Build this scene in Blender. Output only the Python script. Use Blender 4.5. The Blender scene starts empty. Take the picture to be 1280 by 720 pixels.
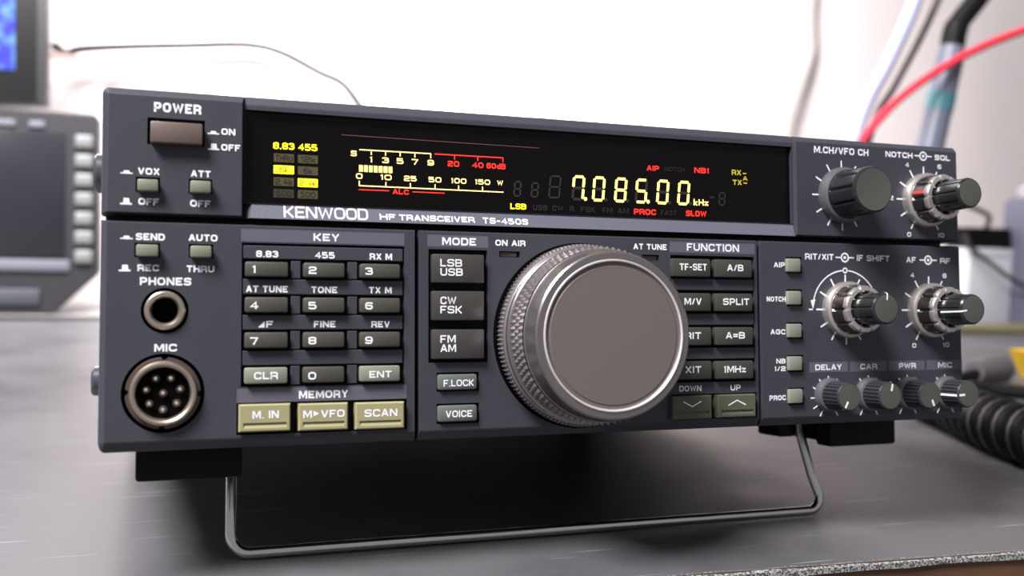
import bpy, bmesh, math, random
from mathutils import Vector, Matrix
random.seed(7)
sc = bpy.context.scene
COL = sc.collection
PI = math.pi

# ------------------------------------------------------------------ camera, world, lights
TILT = math.radians(6.0)                       # the radio leans back on its wire stand
BASE = Vector((0.0, 0.0, 38.4))                # mm, bottom centre of the front panel
cam_d = bpy.data.cameras.new('camera')
cam = bpy.data.objects.new('camera', cam_d); COL.objects.link(cam)
cam_d.sensor_width = 36.0
cam_d.lens = 1220 / 1280 * 36
cam_d.clip_start = 0.01; cam_d.clip_end = 50
cam.matrix_world = Matrix(((0.94452, -0.01079, -0.328276, -0.117763),
                           (-0.327034, 0.061915, -0.942982, -0.257808),
                           (0.0305, 0.998023, 0.054952, 0.094274),
                           (0, 0, 0, 1)))
cam_d.dof.use_dof = True
cam_d.dof.focus_distance = 0.285
cam_d.dof.aperture_fstop = 10.5
sc.camera = cam
sc.view_settings.view_transform = 'Standard'
sc.view_settings.look = 'None'
sc.view_settings.gamma = 1
sc.view_settings.use_curve_mapping = False
sc.view_settings.exposure = 0.0

w = bpy.data.worlds.new('room_light'); sc.world = w
w.use_nodes = True
bg = w.node_tree.nodes['Background']
bg.inputs[0].default_value = (0.93, 0.94, 1.0, 1)
bg.inputs[1].default_value = 0.28

def lamp(name, loc, target, sx, sy, watts, color=(1, 1, 1)):
    d = bpy.data.lights.new(name, 'AREA'); d.shape = 'RECTANGLE'
    d.size = sx; d.size_y = sy; d.energy = watts; d.color = color
    o = bpy.data.objects.new(name, d); COL.objects.link(o)
    o.location = loc
    o.rotation_euler = (Vector(target) - Vector(loc)).to_track_quat('-Z', 'Y').to_euler()
    return o
lamp('ceiling_lamp_near', (-0.74, -0.40, 1.2), (0.0, 0.0, 0.08), 0.46, 0.46, 56, (1.0, 0.98, 0.96))
wl = lamp('added_wall_light', (-0.2, 0.36, 0.95), (-0.14, 0.97, 0.40), 1.1, 0.2, 25, (1.0, 0.98, 0.97))  # unseen light added to brighten the wall, spread narrowed to spare the desk
wl.data.spread = math.radians(100)

# ------------------------------------------------------------------ materials
def lin(c):
    c = c / 255.0
    return c / 12.92 if c <= 0.04045 else ((c + 0.055) / 1.055) ** 2.4
MATS = {}
def mat(name, rgb, rough=0.5, metal=0.0, spec=0.5, coat=0.0, emit=None, estr=0.0, bump=0.0, bscale=900.0, var=0.0, vscale=60.0, alpha=None):
    m = bpy.data.materials.new(name); m.use_nodes = True
    nt = m.node_tree; b = nt.nodes['Principled BSDF']
    col = (lin(rgb[0]), lin(rgb[1]), lin(rgb[2]), 1)
    b.inputs['Base Color'].default_value = col
    b.inputs['Roughness'].default_value = rough
    b.inputs['Metallic'].default_value = metal
    b.inputs['Specular IOR Level'].default_value = spec
    b.inputs['Coat Weight'].default_value = coat
    b.inputs['Coat Roughness'].default_value = 0.08
    if emit:
        b.inputs['Emission Color'].default_value = (lin(emit[0]), lin(emit[1]), lin(emit[2]), 1)
        b.inputs['Emission Strength'].default_value = estr
    tc = nt.nodes.new('ShaderNodeTexCoord')
    if var > 0:
        n = nt.nodes.new('ShaderNodeTexNoise'); n.inputs['Scale'].default_value = vscale; n.inputs['Detail'].default_value = 5
        nt.links.new(tc.outputs['Object'], n.inputs['Vector'])
        r = nt.nodes.new('ShaderNodeMapRange'); r.inputs[1].default_value = .3; r.inputs[2].default_value = .7
        r.inputs[3].default_value = 1 - var; r.inputs[4].default_value = 1 + var
        nt.links.new(n.outputs['Fac'], r.inputs[0])
        mx = nt.nodes.new('ShaderNodeMix'); mx.data_type = 'RGBA'; mx.blend_type = 'MULTIPLY'
        mx.inputs[0].default_value = 1; mx.inputs[6].default_value = col
        nt.links.new(r.outputs[0], mx.inputs[7]); nt.links.new(mx.outputs[2], b.inputs['Base Color'])
    if bump > 0:
        n = nt.nodes.new('ShaderNodeTexNoise'); n.inputs['Scale'].default_value = bscale; n.inputs['Detail'].default_value = 3
        nt.links.new(tc.outputs['Object'], n.inputs['Vector'])
        bp = nt.nodes.new('ShaderNodeBump'); bp.inputs['Strength'].default_value = bump; bp.inputs['Distance'].default_value = 0.0002
        nt.links.new(n.outputs['Fac'], bp.inputs['Height']); nt.links.new(bp.outputs['Normal'], b.inputs['Normal'])
    MATS[name] = m
    return m
mat('panel', (55, 56, 65), .46, spec=.45, bump=.25, bscale=1600, var=.05, vscale=90)
mat('panel_strip_lit', (90, 91, 105), .42, spec=.5, bump=.2, bscale=1600)  # panel paint lightened to show light on the up-facing strip
mat('bar_print', (88, 85, 99), .5)
mat('chassis_black', (16, 15, 18), .55)
mat('recess_black', (12, 11, 14), .6, spec=.15)
mat('foot_black', (13, 11, 13), .5, spec=.2)
mat('white_print', (232, 232, 238), .5)
mat('key_dark', (68, 66, 61), .42, spec=.55)
mat('mode_dark', (59, 57, 55), .38, spec=.55)
mat('function_dark', (58, 58, 53), .42, spec=.55)
mat('key_grey', (124, 126, 114), .45)
mat('key_olive', (152, 146, 110), .45)
mat('scroll_olive', (80, 84, 68), .42)
mat('switch_green', (116, 120, 104), .42)
mat('square_green', (126, 128, 116), .45)
mat('small_grey', (92, 96, 94), .42)
mat('power_brown', (96, 82, 78), .38)
mat('dial_metal', (150, 142, 143), .28, metal=.85)
mat('dial_face', (117, 107, 104), .5, metal=.4)
mat('dial_bright', (235, 230, 230), .42, metal=.6)
mat('dial_knurl', (170, 162, 166), .32, metal=.8)
mat('silver', (214, 206, 203), .34, metal=.85)
mat('silver_dark', (128, 120, 118), .16, metal=.95)
mat('knob_black', (32, 34, 36), .2, spec=.6)
mat('knob_cap', (74, 74, 70), .5)
mat('knob_skirt', (78, 78, 84), .42)
mat('trim_black', (44, 45, 50), .33, spec=.6)
mat('chrome', (225, 222, 220), .14, metal=1.0)
mat('jack_metal', (198, 184, 170), .3, metal=.9)
mat('jack_dull', (96, 80, 74), .4, metal=.6)
mat('hole_and_shade_black', (4, 3, 4), .7, spec=.05)
mat('pin_metal', (225, 215, 205), .25, metal=.8)
mat('screw_metal', (120, 120, 128), .25, metal=.8)
mat('red_line', (205, 50, 60), .45)
mat('glass_black', (10, 6, 8), .12, spec=.22)
mat('ghost', (34, 30, 31), .6)
mat('ghost_faint', (24, 20, 21), .6)
mat('ghost_red', (28, 8, 10), .6)
mat('lamp_off', (70, 62, 36), .6)
mat('lamp_dim', (44, 39, 30), .6)
mat('lamp_ink', (24, 20, 14), .6)
mat('lit_ink', (70, 62, 0), .6, emit=(110, 98, 0), estr=.3)
mat('lit_yellow', (255, 245, 40), .5, emit=(255, 244, 30), estr=1.0)
mat('lit_cream', (255, 225, 150), .5, emit=(255, 224, 140), estr=.9)
mat('lit_digit', (255, 235, 130), .5, emit=(255, 236, 130), estr=1.0)
mat('lit_dim_yellow', (150, 140, 50), .5, emit=(190, 172, 40), estr=.75)
mat('lit_red', (255, 50, 40), .5, emit=(255, 34, 26), estr=.95)
mat('seam_red', (110, 70, 66), .5)

# ------------------------------------------------------------------ mesh builder (millimetres)
class Part:
    def __init__(s): s.v = []; s.f = []; s.m = []; s.z = 0
    def add(s, vs, fs, m):
        o = len(s.v); s.v += [tuple(v) for v in vs]
        for f in fs: s.f.append(tuple(i + o for i in f)); s.m.append(m)
    def poly(s, vs, m): s.add(vs, [tuple(range(len(vs)))], m)
    def box(s, x0, x1, y0, y1, z0, z1, m, bev=0.0, seg=2):
        bm = bmesh.new(); bmesh.ops.create_cube(bm, size=1)
        for q in bm.verts:
            q.co = ((x0 + x1) / 2 + q.co.x * (x1 - x0), (y0 + y1) / 2 + q.co.y * (y1 - y0), (z0 + z1) / 2 + q.co.z * (z1 - z0))
        if bev > 0: bmesh.ops.bevel(bm, geom=list(bm.edges), offset=bev, segments=seg, profile=.5, affect='EDGES')
        bm.verts.index_update()
        s.add([q.co[:] for q in bm.verts], [[q.index for q in f.verts] for f in bm.faces], m); bm.free()
    def lathe(s, cu, cv, prof, m, n=64, rmod=None, mats=None, cap0=False, cap1=True):
        # axis along Y; prof = [(r, Y)]
        o = len(s.v)
        for j, (r, Y) in enumerate(prof):
            for k in range(n):
                th = 2 * PI * k / n
                rr = r if rmod is None else rmod(r, Y, th, j, k)
                s.v.append((cu + rr * math.sin(th), Y, cv + rr * math.cos(th)))
        for j in range(len(prof) - 1):
            for k in range(n):
                k2 = (k + 1) % n
                s.f.append((o + j * n + k, o + (j + 1) * n + k, o + (j + 1) * n + k2, o + j * n + k2))
                s.m.append(mats[j] if mats else m)
        if cap1: s.f.append(tuple(o + (len(prof) - 1) * n + k for k in range(n - 1, -1, -1))); s.m.append(mats[-1] if mats else m)
        if cap0: s.f.append(tuple(o + k for k in range(n))); s.m.append(mats[0] if mats else m)
    def tube(s, pts, r, m, n=12, caps=True):
        pts = [Vector(p) for p in pts]; o = len(s.v); N = len(pts)
        rs = r if isinstance(r, (list, tuple)) else [r] * N
        t0 = (pts[1] - pts[0]).normalized()
        ref = Vector((0, 0, 1)) if abs(t0.z) < .9 else Vector((1, 0, 0))
        nrm = (ref - t0 * ref.dot(t0)).normalized()
        for i, p in enumerate(pts):
            t = (pts[min(i + 1, N - 1)] - pts[max(i - 1, 0)]).normalized()
            nrm = (nrm - t * nrm.dot(t)).normalized(); bn = t.cross(nrm)
            for k in range(n):
                a = 2 * PI * k / n
                s.v.append(tuple(p + (nrm * math.cos(a) + bn * math.sin(a)) * rs[i]))
        for i in range(N - 1):
            for k in range(n):
                k2 = (k + 1) % n
                s.f.append((o + i * n + k, o + i * n + k2, o + (i + 1) * n + k2, o + (i + 1) * n + k)); s.m.append(m)
        if caps:
            s.f.append(tuple(o + k for k in range(n - 1, -1, -1))); s.m.append(m)
            s.f.append(tuple(o + (N - 1) * n + k for k in range(n))); s.m.append(m)
    def extrude(s, pts, y0, y1, m, bev=0.0):
        # pts: (x,z) outline counter-clockwise seen from the front (-Y)
        n = len(pts); o = len(s.v)
        rings = [(0.0, y1)]
        if bev > 0: rings += [(0.0, y0 + bev), (bev, y0)]
        else: rings += [(0.0, y0)]
        cx = sum(p[0] for p in pts) / n; cz = sum(p[1] for p in pts) / n
        for ins, y in rings:
            for i, (x, z) in enumerate(pts):
                d = math.hypot(x - cx, z - cz); k = 1 - ins / d if d else 1
                s.v.append((cx + (x - cx) * k, y, cz + (z - cz) * k))
        for j in range(len(rings) - 1):
            for i in range(n):
                i2 = (i + 1) % n
                s.f.append((o + j * n + i, o + j * n + i2, o + (j + 1) * n + i2, o + (j + 1) * n + i)); s.m.append(m)
        s.f.append(tuple(o + (len(rings) - 1) * n + i for i in range(n))); s.m.append(m)
        s.f.append(tuple(o + i for i in range(n - 1, -1, -1))); s.m.append(m)
    def build(s, name, parent=None, origin=(0, 0, 0), smooth=30):
        me = bpy.data.meshes.new(name)
        names = []
        for q in s.m:
            if q not in names: names.append(q)
        ox, oy, oz = origin
        me.from_pydata([((x - ox) / 1000, (y - oy) / 1000, (z - oz) / 1000) for x, y, z in s.v], [], s.f)
        for q in names: me.materials.append(MATS[q])
        me.polygons.foreach_set('material_index', [names.index(q) for q in s.m])
        me.polygons.foreach_set('use_smooth', [True] * len(s.f))
        me.set_sharp_from_angle(angle=math.radians(smooth))
        me.update()
        o = bpy.data.objects.new(name, me); COL.objects.link(o)
        o.location = (ox / 1000, oy / 1000, oz / 1000)
        if parent: 
            o.parent = parent
            if parent.type == 'MESH':
                o.location = o.location - Vector(parent.get('_org', (0, 0, 0)))
        return o
def tag(o, label=None, cat=None, group=None, kind=None):
    if label: o['label'] = label
    if cat: o['category'] = cat
    if group: o['group'] = group
    if kind: o['kind'] = kind
    return o
def empty(name, loc):
    o = bpy.data.objects.new(name, None); COL.objects.link(o)
    o.empty_display_size = .02
    o.location = (loc[0] / 1000, loc[1] / 1000, loc[2] / 1000)
    return o
def spline(pts, n=8):
    P = [Vector(p) for p in pts]; P = [P[0] * 2 - P[1]] + P + [P[-1] * 2 - P[-2]]; out = []
    for i in range(1, len(P) - 2):
        for k in range(n):
            t = k / n; a, b, c, d = P[i - 1], P[i], P[i + 1], P[i + 2]
            out.append(.5 * ((2 * b) + (c - a) * t + (2 * a - 5 * b + 4 * c - d) * t * t + (3 * b - a - 3 * c + d) * t ** 3))
    out.append(P[-2]); return out

# ------------------------------------------------------------------ wide square lettering drawn with strokes
G = {}
def g(ch, wd, *st):
    out = []
    for t in st:
        closed = t.endswith('z'); pts = []
        for q in t.rstrip('z').split():
            rd = q.endswith('r'); x, y = q.rstrip('r').split(','); pts.append((float(x), float(y), rd))
        out.append((closed, pts))
    G[ch] = (wd, out)
g('A', 1.05, '0,0 .44,1 .56,1 1,0', '.2,.28 .8,.28'); g('B', 1, '0,.52 0,1 .95,1r .95,.52r z', '0,0 0,.52 1,.52r 1,0r z')
g('C', 1, '1,.7 1,1r 0,1r 0,0r 1,0r 1,.3'); g('D', 1, '0,0 0,1 1,1r 1,0r z'); g('E', .92, '1,1 0,1 0,0 1,0', '0,.5 .92,.5')
g('F', .88, '0,0 0,1 1,1', '0,.48 .9,.48'); g('G', 1.02, '1,.72 1,1r 0,1r 0,0r 1,0r 1,.48 .55,.48'); g('H', 1, '0,0 0,1', '1,0 1,1', '0,.5 1,.5')
g('I', .24, '.5,0 .5,1'); g('K', .98, '0,0 0,1', '0,.5 .3,.5', '1,1 .3,.5 1,0'); g('L', .85, '0,1 0,0 1,0')
g('M', 1.2, '0,0 0,1 .12,1 .5,.12 .88,1 1,1 1,0'); g('N', 1.05, '0,0 0,1 .12,1 .88,0 1,0 1,1'); g('O', 1.05, '0,0r 0,1r 1,1r 1,0r z')
g('P', .96, '0,0 0,1 1,1r 1,.4r 0,.4'); g('Q', 1.05, '0,0r 0,1r 1,1r 1,0r z', '.62,.25 1.02,-.06'); g('R', 1, '0,0 0,1 1,1r 1,.42r 0,.42', '.62,.42 1,.3r 1,0')
g('S', 1, '1,.76 1,1r 0,1r 0,.52r 1,.52r 1,0r 0,0r 0,.24'); g('T', .95, '0,1 1,1', '.5,0 .5,1'); g('U', 1, '0,1 0,0r 1,0r 1,1')
g('V', 1.02, '0,1 .45,0 .55,0 1,1'); g('W', 1.45, '0,1 .25,0 .5,.9 .75,0 1,1'); g('X', 1, '0,0 1,1', '0,1 1,0'); g('Y', 1, '0,1 .5,.42 1,1', '.5,.42 .5,0')
g('Z', .95, '0,1 1,1 0,0 1,0'); g('0', 1, '0,0r 0,1r 1,1r 1,0r z'); g('1', .45, '0,.86 .7,1 .7,0'); g('2', .98, '0,.74 0,1r 1,1r 1,.52r 0,.46r 0,0 1,0')
g('3', .98, '0,.8 0,1r .95,1r .95,.52r .3,.52', '.5,.52 1,.52r 1,0r 0,0r 0,.2'); g('4', 1.02, '.74,0 .74,1 0,.28 1,.28'); g('5', .98, '.95,1 0,1 0,.58 1,.58r 1,0r 0,0r 0,.2')
g('6', .98, '1,.8 1,1r 0,1r 0,0r 1,0r 1,.56r 0,.56'); g('7', .92, '0,1 1,1 .4,0'); g('8', 1, '0,.52r 0,1r 1,1r 1,.52r z', '0,0r 0,.52r 1,.52r 1,0r z')
g('9', .98, '0,.2 0,0r 1,0r 1,1r 0,1r 0,.44r 1,.44'); g('.', .26, '.5,0 .5,.06'); g('/', .6, '0,-.05 1,1.05'); g('-', .6, '0,.45 1,.45'); g('=', .8, '0,.66 1,.66', '0,.3 1,.3')
g('k', .8, '0,0 0,1', '1,.62 .1,.3 1,0'); g('z', .75, '0,.62 1,.62 0,0 1,0'); g('d', .85, '1,1 1,0', '1,0 0,0r 0,.62r 1,.62'); g(' ', .42)

def fillet(pts, closed, rad, seg=4):
    n = len(pts); out = []
    for i, (x, y, rd) in enumerate(pts):
        if not rd or (not closed and i in (0, n - 1)): out.append((x, y)); continue
        a = Vector(pts[(i - 1) % n][:2]); b = Vector((x, y)); c = Vector(pts[(i + 1) % n][:2])
        la, lc = (a - b).length, (c - b).length
        if la < 1e-6 or lc < 1e-6: out.append((x, y)); continue
        ra = min(rad, la * .5); rc = min(rad, lc * .5)
        p = b + (a - b) / la * ra; q = b + (c - b) / lc * rc
        for k in range(seg + 1):
            t = k / seg; e = p * (1 - t) ** 2 + b * 2 * t * (1 - t) + q * t * t; out.append((e.x, e.y))
    res = [out[0]]
    for p in out[1:]:
        if math.hypot(p[0] - res[-1][0], p[1] - res[-1][1]) > 1e-5: res.append(p)
    return res
def ribbon(P, pts, closed, t, to3, m):
    V = [Vector(p) for p in pts]; n = len(V); L = []; R = []
    if closed and (V[0] - V[-1]).length < 1e-5: V.pop(); n -= 1
    for i in range(n):
        a = V[i - 1] if (i > 0 or closed) else None; c = V[(i + 1) % n] if (i < n - 1 or closed) else None
        d1 = (V[i] - a).normalized() if a is not None else None; d2 = (c - V[i]).normalized() if c is not None else None
        d1 = d1 or d2; d2 = d2 or d1
        n1 = Vector((-d1.y, d1.x)); n2 = Vector((-d2.y, d2.x)); mv = n1 + n2
        if mv.length < .3: mv = n1; k = 1
        else: mv.normalize(); k = min(1 / max(mv.dot(n1), .35), 1.6)
        L.append(V[i] + mv * k * t / 2); R.append(V[i] - mv * k * t / 2)
    P.z = (P.z + 1) % 9; dz = P.z * .004
    vs = [to3(p.x, p.y, dz) for p in L] + [to3(p.x, p.y, dz) for p in R]
    fs = [(i, n + i, n + (i + 1) % n, (i + 1) % n) for i in range(n if closed else n - 1)]
    P.add(vs, fs, m)
def text(P, st, u0, u1, v0, v1, m='white_print', Y=0.0, t=.2, ymap=None, gap=.15, lean=0.0):
    t = t * 1.05; h = v1 - v0; th = t * h
    def to3(u, v, dz):
        yy = (ymap(v) if ymap else Y) - .05 - dz
        return (u + lean * (v - v0), yy, v)
    ws = [G[c][0] for c in st]; tot = sum(ws) + gap * (len(st) - 1)
    k = (u1 - u0) / tot; x = u0
    for c in st:
        wd, strokes = G[c]; W = wd * k
        for closed, pts in strokes:
            q = [(x + th / 2 + px * max(W - th, .02), v0 + th / 2 + py * (h - th), rd) for px, py, rd in pts]
            if c == 'I': q = [(x + W / 2, p[1] + (th / 2 if i else -th / 2), False) for i, p in enumerate(q)]
            else:
                q = [list(p) for p in q]
                if not closed:                                   # square the stroke ends out to the letter height
                    for e, nb in ((0, 1), (-1, -2)):
                        if abs(q[e][0] - q[nb][0]) < 1e-6 and (pts[e][1] in (0, 1)): q[e][1] += th / 2 * (1 if q[e][1] > q[nb][1] else -1)
                        elif pts[e][1] in (0, 1) and abs(q[e][1] - q[nb][1]) > 1e-6: q[e][1] += th * .4 * (1 if q[e][1] > q[nb][1] else -1)
                        elif abs(q[e][1] - q[nb][1]) < 1e-6 and (pts[e][0] in (0, 1)): q[e][0] += th / 2 * (1 if q[e][0] > q[nb][0] else -1) * .8
                q = [tuple(p) for p in q]
            ribbon(P, fillet(q, closed, .3 * h), closed, th, to3, m)
        x += W + gap * k
def flat(P, pts, m, Y=0.0, lift=.05): P.poly([(u, Y - lift, v) for u, v in pts], m)
def rect(P, u0, u1, v0, v1, m, Y=0.0, lift=.03): flat(P, [(u0, v0), (u1, v0), (u1, v1), (u0, v1)], m, Y, lift)
def line(P, u0, v0, u1, v1, t, m, Y=0.0): ribbon(P, [(u0, v0), (u1, v1)], False, t, lambda u, v, dz: (u, Y - .05 - dz, v), m)
def ring(P, cu, cv, r, t, m, Y=0.0, a0=0, a1=360, n=40):
    full = abs(a1 - a0) >= 360
    pts = [(cu + r * math.sin(math.radians(a0 + (a1 - a0) * k / n)), cv + r * math.cos(math.radians(a0 + (a1 - a0) * k / n))) for k in range(n if full else n + 1)]
    ribbon(P, pts, full, t, lambda u, v, dz: (u, Y - .05 - dz, v), m)

# ------------------------------------------------------------------ panel plates with recesses
def plate(P, u0, u1, v0, v1, Y, depth, m, ins=(.4, .4, .4, .4), c=.4, holes=(), circ=(), rounds=(0, 0, 0, 0)):
    """ins = inset left,right,bottom,top of the front face; rounds flags bl,br,tr,tl;
       holes (u0,u1,v0,v1,depth,floor material); circ (cu,cv,r,depth,floor material)"""
    l, r, b, t = ins
    fu0, fu1, fv0, fv1 = u0 + l, u1 - r, v0 + b, v1 - t
    rects = [h[:4] for h in holes] + [(q[0] - q[2] - .3, q[0] + q[2] + .3, q[1] - q[2] - .3, q[1] + q[2] + .3) for q in circ]
    us = sorted({fu0, fu1} | {x for h in rects for x in h[:2]}); vs = sorted({fv0, fv1} | {x for h in rects for x in h[2:4]})
    for i in range(len(us) - 1):
        for j in range(len(vs) - 1):
            cu, cv = (us[i] + us[i + 1]) / 2, (vs[j] + vs[j + 1]) / 2
            if any(h[0] < cu < h[1] and h[2] < cv < h[3] for h in rects): continue
            P.poly([(us[i], Y, vs[j]), (us[i + 1], Y, vs[j]), (us[i + 1], Y, vs[j + 1]), (us[i], Y, vs[j + 1])], m)
    for a, bb, cc, d, dep, fm in holes:
        q = [(a, cc), (bb, cc), (bb, d), (a, d)]
        for i in range(4):
            p, p2 = q[i], q[(i + 1) % 4]
            P.poly([(p[0], Y, p[1]), (p[0], Y + dep, p[1]), (p2[0], Y + dep, p2[1]), (p2[0], Y, p2[1])], m)
        if fm: P.poly([(x, Y + dep, z) for x, z in q], fm)
    for cu, cv, rr, dep, fm in circ:
        n = 64; s = rr + .3; cir = []; sq = []
        for k in range(n):
            th = 2 * PI * (k + .0) / n; dx, dz = math.cos(th), math.sin(th); q = s / max(abs(dx), abs(dz))
            cir.append((cu + rr * dx, cv + rr * dz)); sq.append((cu + q * dx, cv + q * dz))
        for k in range(n):
            k2 = (k + 1) % n
            P.poly([(cir[k][0], Y, cir[k][1]), (sq[k][0], Y, sq[k][1]), (sq[k2][0], Y, sq[k2][1]), (cir[k2][0], Y, cir[k2][1])], m)
            P.poly([(cir[k][0], Y, cir[k][1]), (cir[k2][0], Y, cir[k2][1]), (cir[k2][0], Y + dep, cir[k2][1]), (cir[k][0], Y + dep, cir[k][1])], m)
        if fm: P.poly([(x, Y + dep, z) for x, z in cir], fm)
    # chamfered rim: bl, br, tr, tl
    inner = [(fu0, fv0), (fu1, fv0), (fu1, fv1), (fu0, fv1)]
    ctr = [((u0, fv0), (fu0, v0)), ((fu1, v0), (u1, fv0)), ((u1, fv1), (fu1, v1)), ((fu0, v1), (u0, fv1))]
    outc = [(u0, v0), (u1, v0), (u1, v1), (u0, v1)]
    outer = []; starts = []; ends = []
    for i in range(4):
        s, e = Vector(ctr[i][0]), Vector(ctr[i][1]); f = Vector(inner[i]); starts.append(len(outer))
        if rounds[i]:
            for k in range(7):
                a = PI / 2 * k / 6
                q = f + (s - f) * math.cos(a) + (e - f) * math.sin(a); outer.append((q.x, q.y))
        else: outer += [tuple(s), outc[i], tuple(e)]
        ends.append(len(outer) - 1)
    # two-step rounded rim
    def at(q, k, i):
        f = inner[i]; return (f[0] + (q[0] - f[0]) * k, f[1] + (q[1] - f[1]) * k)
    own = [i for i in range(4) for _ in range(starts[i], ends[i] + 1)]
    steps = [(.0, 0.0), (.14, .05 * c), (.9, .8 * c), (1.0, c)]
    n = len(outer)
    for a in range(3):
        for k in range(n):
            k2 = (k + 1) % n
            p = [at(outer[k], steps[a][0], own[k]), at(outer[k2], steps[a][0], own[k2]), at(outer[k2], steps[a + 1][0], own[k2]), at(outer[k], steps[a + 1][0], own[k])]
            ya, yb = Y + steps[a][1], Y + steps[a + 1][1]
            vv = [(p[0][0], ya, p[0][1]), (p[1][0], ya, p[1][1]), (p[2][0], yb, p[2][1]), (p[3][0], yb, p[3][1])]
            if own[k] == own[k2] and a == 0: vv = [vv[0], vv[2], vv[3]]
            P.poly(vv[::-1], m)
    for k in range(n):
        k2 = (k + 1) % n; p, p2 = outer[k], outer[k2]
        P.poly([(p[0], Y + c, p[1]), (p[0], Y + depth, p[1]), (p2[0], Y + depth, p2[1]), (p2[0], Y + c, p2[1])], m)
def S(u, v, Y):                       # seen-on-the-panel position carried to another depth
    k = 1 + Y / 262.2
    return 17.2 + (u - 17.2) * k, 28.6 + (v - 28.6) * k
def push_button(P, u0, u1, v0, v1, Yf, m, bev=.35, Yb=1.0, seg=2):
    a, b = S(u0, v0, Yf), S(u1, v1, Yf)
    P.box(a[0], b[0], Yf, Yb, a[1], b[1], m, bev, seg)
    return a[0], b[0], a[1], b[1]

# ================================================================== SETTING
mat('wall_paint', (228, 217, 217), .7, bump=.1, bscale=40)
mat('floor_grey', (110, 106, 102), .6, var=.2, vscale=6)
m = mat('desk_laminate', (62, 60, 66), .3, spec=.5)
nt = m.node_tree; b = nt.nodes['Principled BSDF']; tc = nt.nodes['Texture Coordinate']
n1 = nt.nodes.new('ShaderNodeTexNoise'); n1.inputs['Scale'].default_value = 14; n1.inputs['Detail'].default_value = 8; n1.inputs['Roughness'].default_value = .65
nt.links.new(tc.outputs['Object'], n1.inputs['Vector'])
rp = nt.nodes.new('ShaderNodeValToRGB'); rp.color_ramp.elements[0].position = .3; rp.color_ramp.elements[1].position = .75
rp.color_ramp.elements[0].color = (.068, .066, .073, 1); rp.color_ramp.elements[1].color = (.118, .115, .125, 1)
nt.links.new(n1.outputs['Fac'], rp.inputs['Fac'])
mp = nt.nodes.new('ShaderNodeMapping'); mp.inputs['Rotation'].default_value = (0, 0, .6); mp.inputs['Scale'].default_value = (8, 260, 1)
nt.links.new(tc.outputs['Object'], mp.inputs['Vector'])
n2 = nt.nodes.new('ShaderNodeTexNoise'); n2.inputs['Scale'].default_value = 3.0; n2.inputs['Detail'].default_value = 1
nt.links.new(mp.outputs['Vector'], n2.inputs['Vector'])
r2 = nt.nodes.new('ShaderNodeMapRange'); r2.inputs[1].default_value = .7; r2.inputs[2].default_value = .77
nt.links.new(n2.outputs['Fac'], r2.inputs[0])
mx = nt.nodes.new('ShaderNodeMix'); mx.data_type = 'RGBA'; mx.inputs[7].default_value = (.3, .29, .3, 1)
nt.links.new(r2.outputs[0], mx.inputs[0]); nt.links.new(rp.outputs['Color'], mx.inputs[6]); nt.links.new(mx.outputs[2], b.inputs['Base Color'])
r3 = nt.nodes.new('ShaderNodeMapRange'); r3.inputs[1].default_value = .3; r3.inputs[2].default_value = .7; r3.inputs[3].default_value = .36; r3.inputs[4].default_value = .52
nt.links.new(n1.outputs['Fac'], r3.inputs[0]); nt.links.new(r3.outputs[0], b.inputs['Roughness'])
m = mat('worn_edge', (120, 120, 124), .6)
nt = m.node_tree; b = nt.nodes['Principled BSDF']; tc = nt.nodes['Texture Coordinate']
n1 = nt.nodes.new('ShaderNodeTexNoise'); n1.inputs['Scale'].default_value = 1500; n1.inputs['Detail'].default_value = 4
nt.links.new(tc.outputs['Object'], n1.inputs['Vector'])
rp = nt.nodes.new('ShaderNodeValToRGB'); rp.color_ramp.elements[0].position = .42; rp.color_ramp.elements[1].position = .6
rp.color_ramp.elements[0].color = (.04, .04, .04, 1); rp.color_ramp.elements[1].color = (.36, .36, .36, 1)
nt.links.new(n1.outputs['Fac'], rp.inputs['Fac']); nt.links.new(rp.outputs['Color'], b.inputs['Base Color'])
m = mat('desk_wood', (96, 66, 46), .55, var=.25, vscale=30)
mat('counter_white', (150, 147, 148), .6)
mat('strip_black', (16, 15, 16), .6)

def structure(name, x0, x1, y0, y1, z0, z1, m):
    P = Part(); P.box(x0, x1, y0, y1, z0, z1, m)
    o = P.build(name, origin=((x0 + x1) / 2, (y0 + y1) / 2, z0)); tag(o, kind='structure'); return o
structure('wall_back', -1600, 3200, 965, 1060, -740, 1700, 'wall_paint')
structure('floor', -1600, 3200, -1500, 965, -800, -740, 'floor_grey')

desk = empty('desk', (500, 365, -740))
tag(desk, 'dark grey laminate desk with a chipped pale front edge and brown front under the radio', 'desk')
def dpart(name, fn, label=None):
    P = Part(); fn(P); o = P.build(name, desk, (500, 365, -740)); o.location = (0, 0, 0)
    if label: o['label'] = label
    return o
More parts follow.
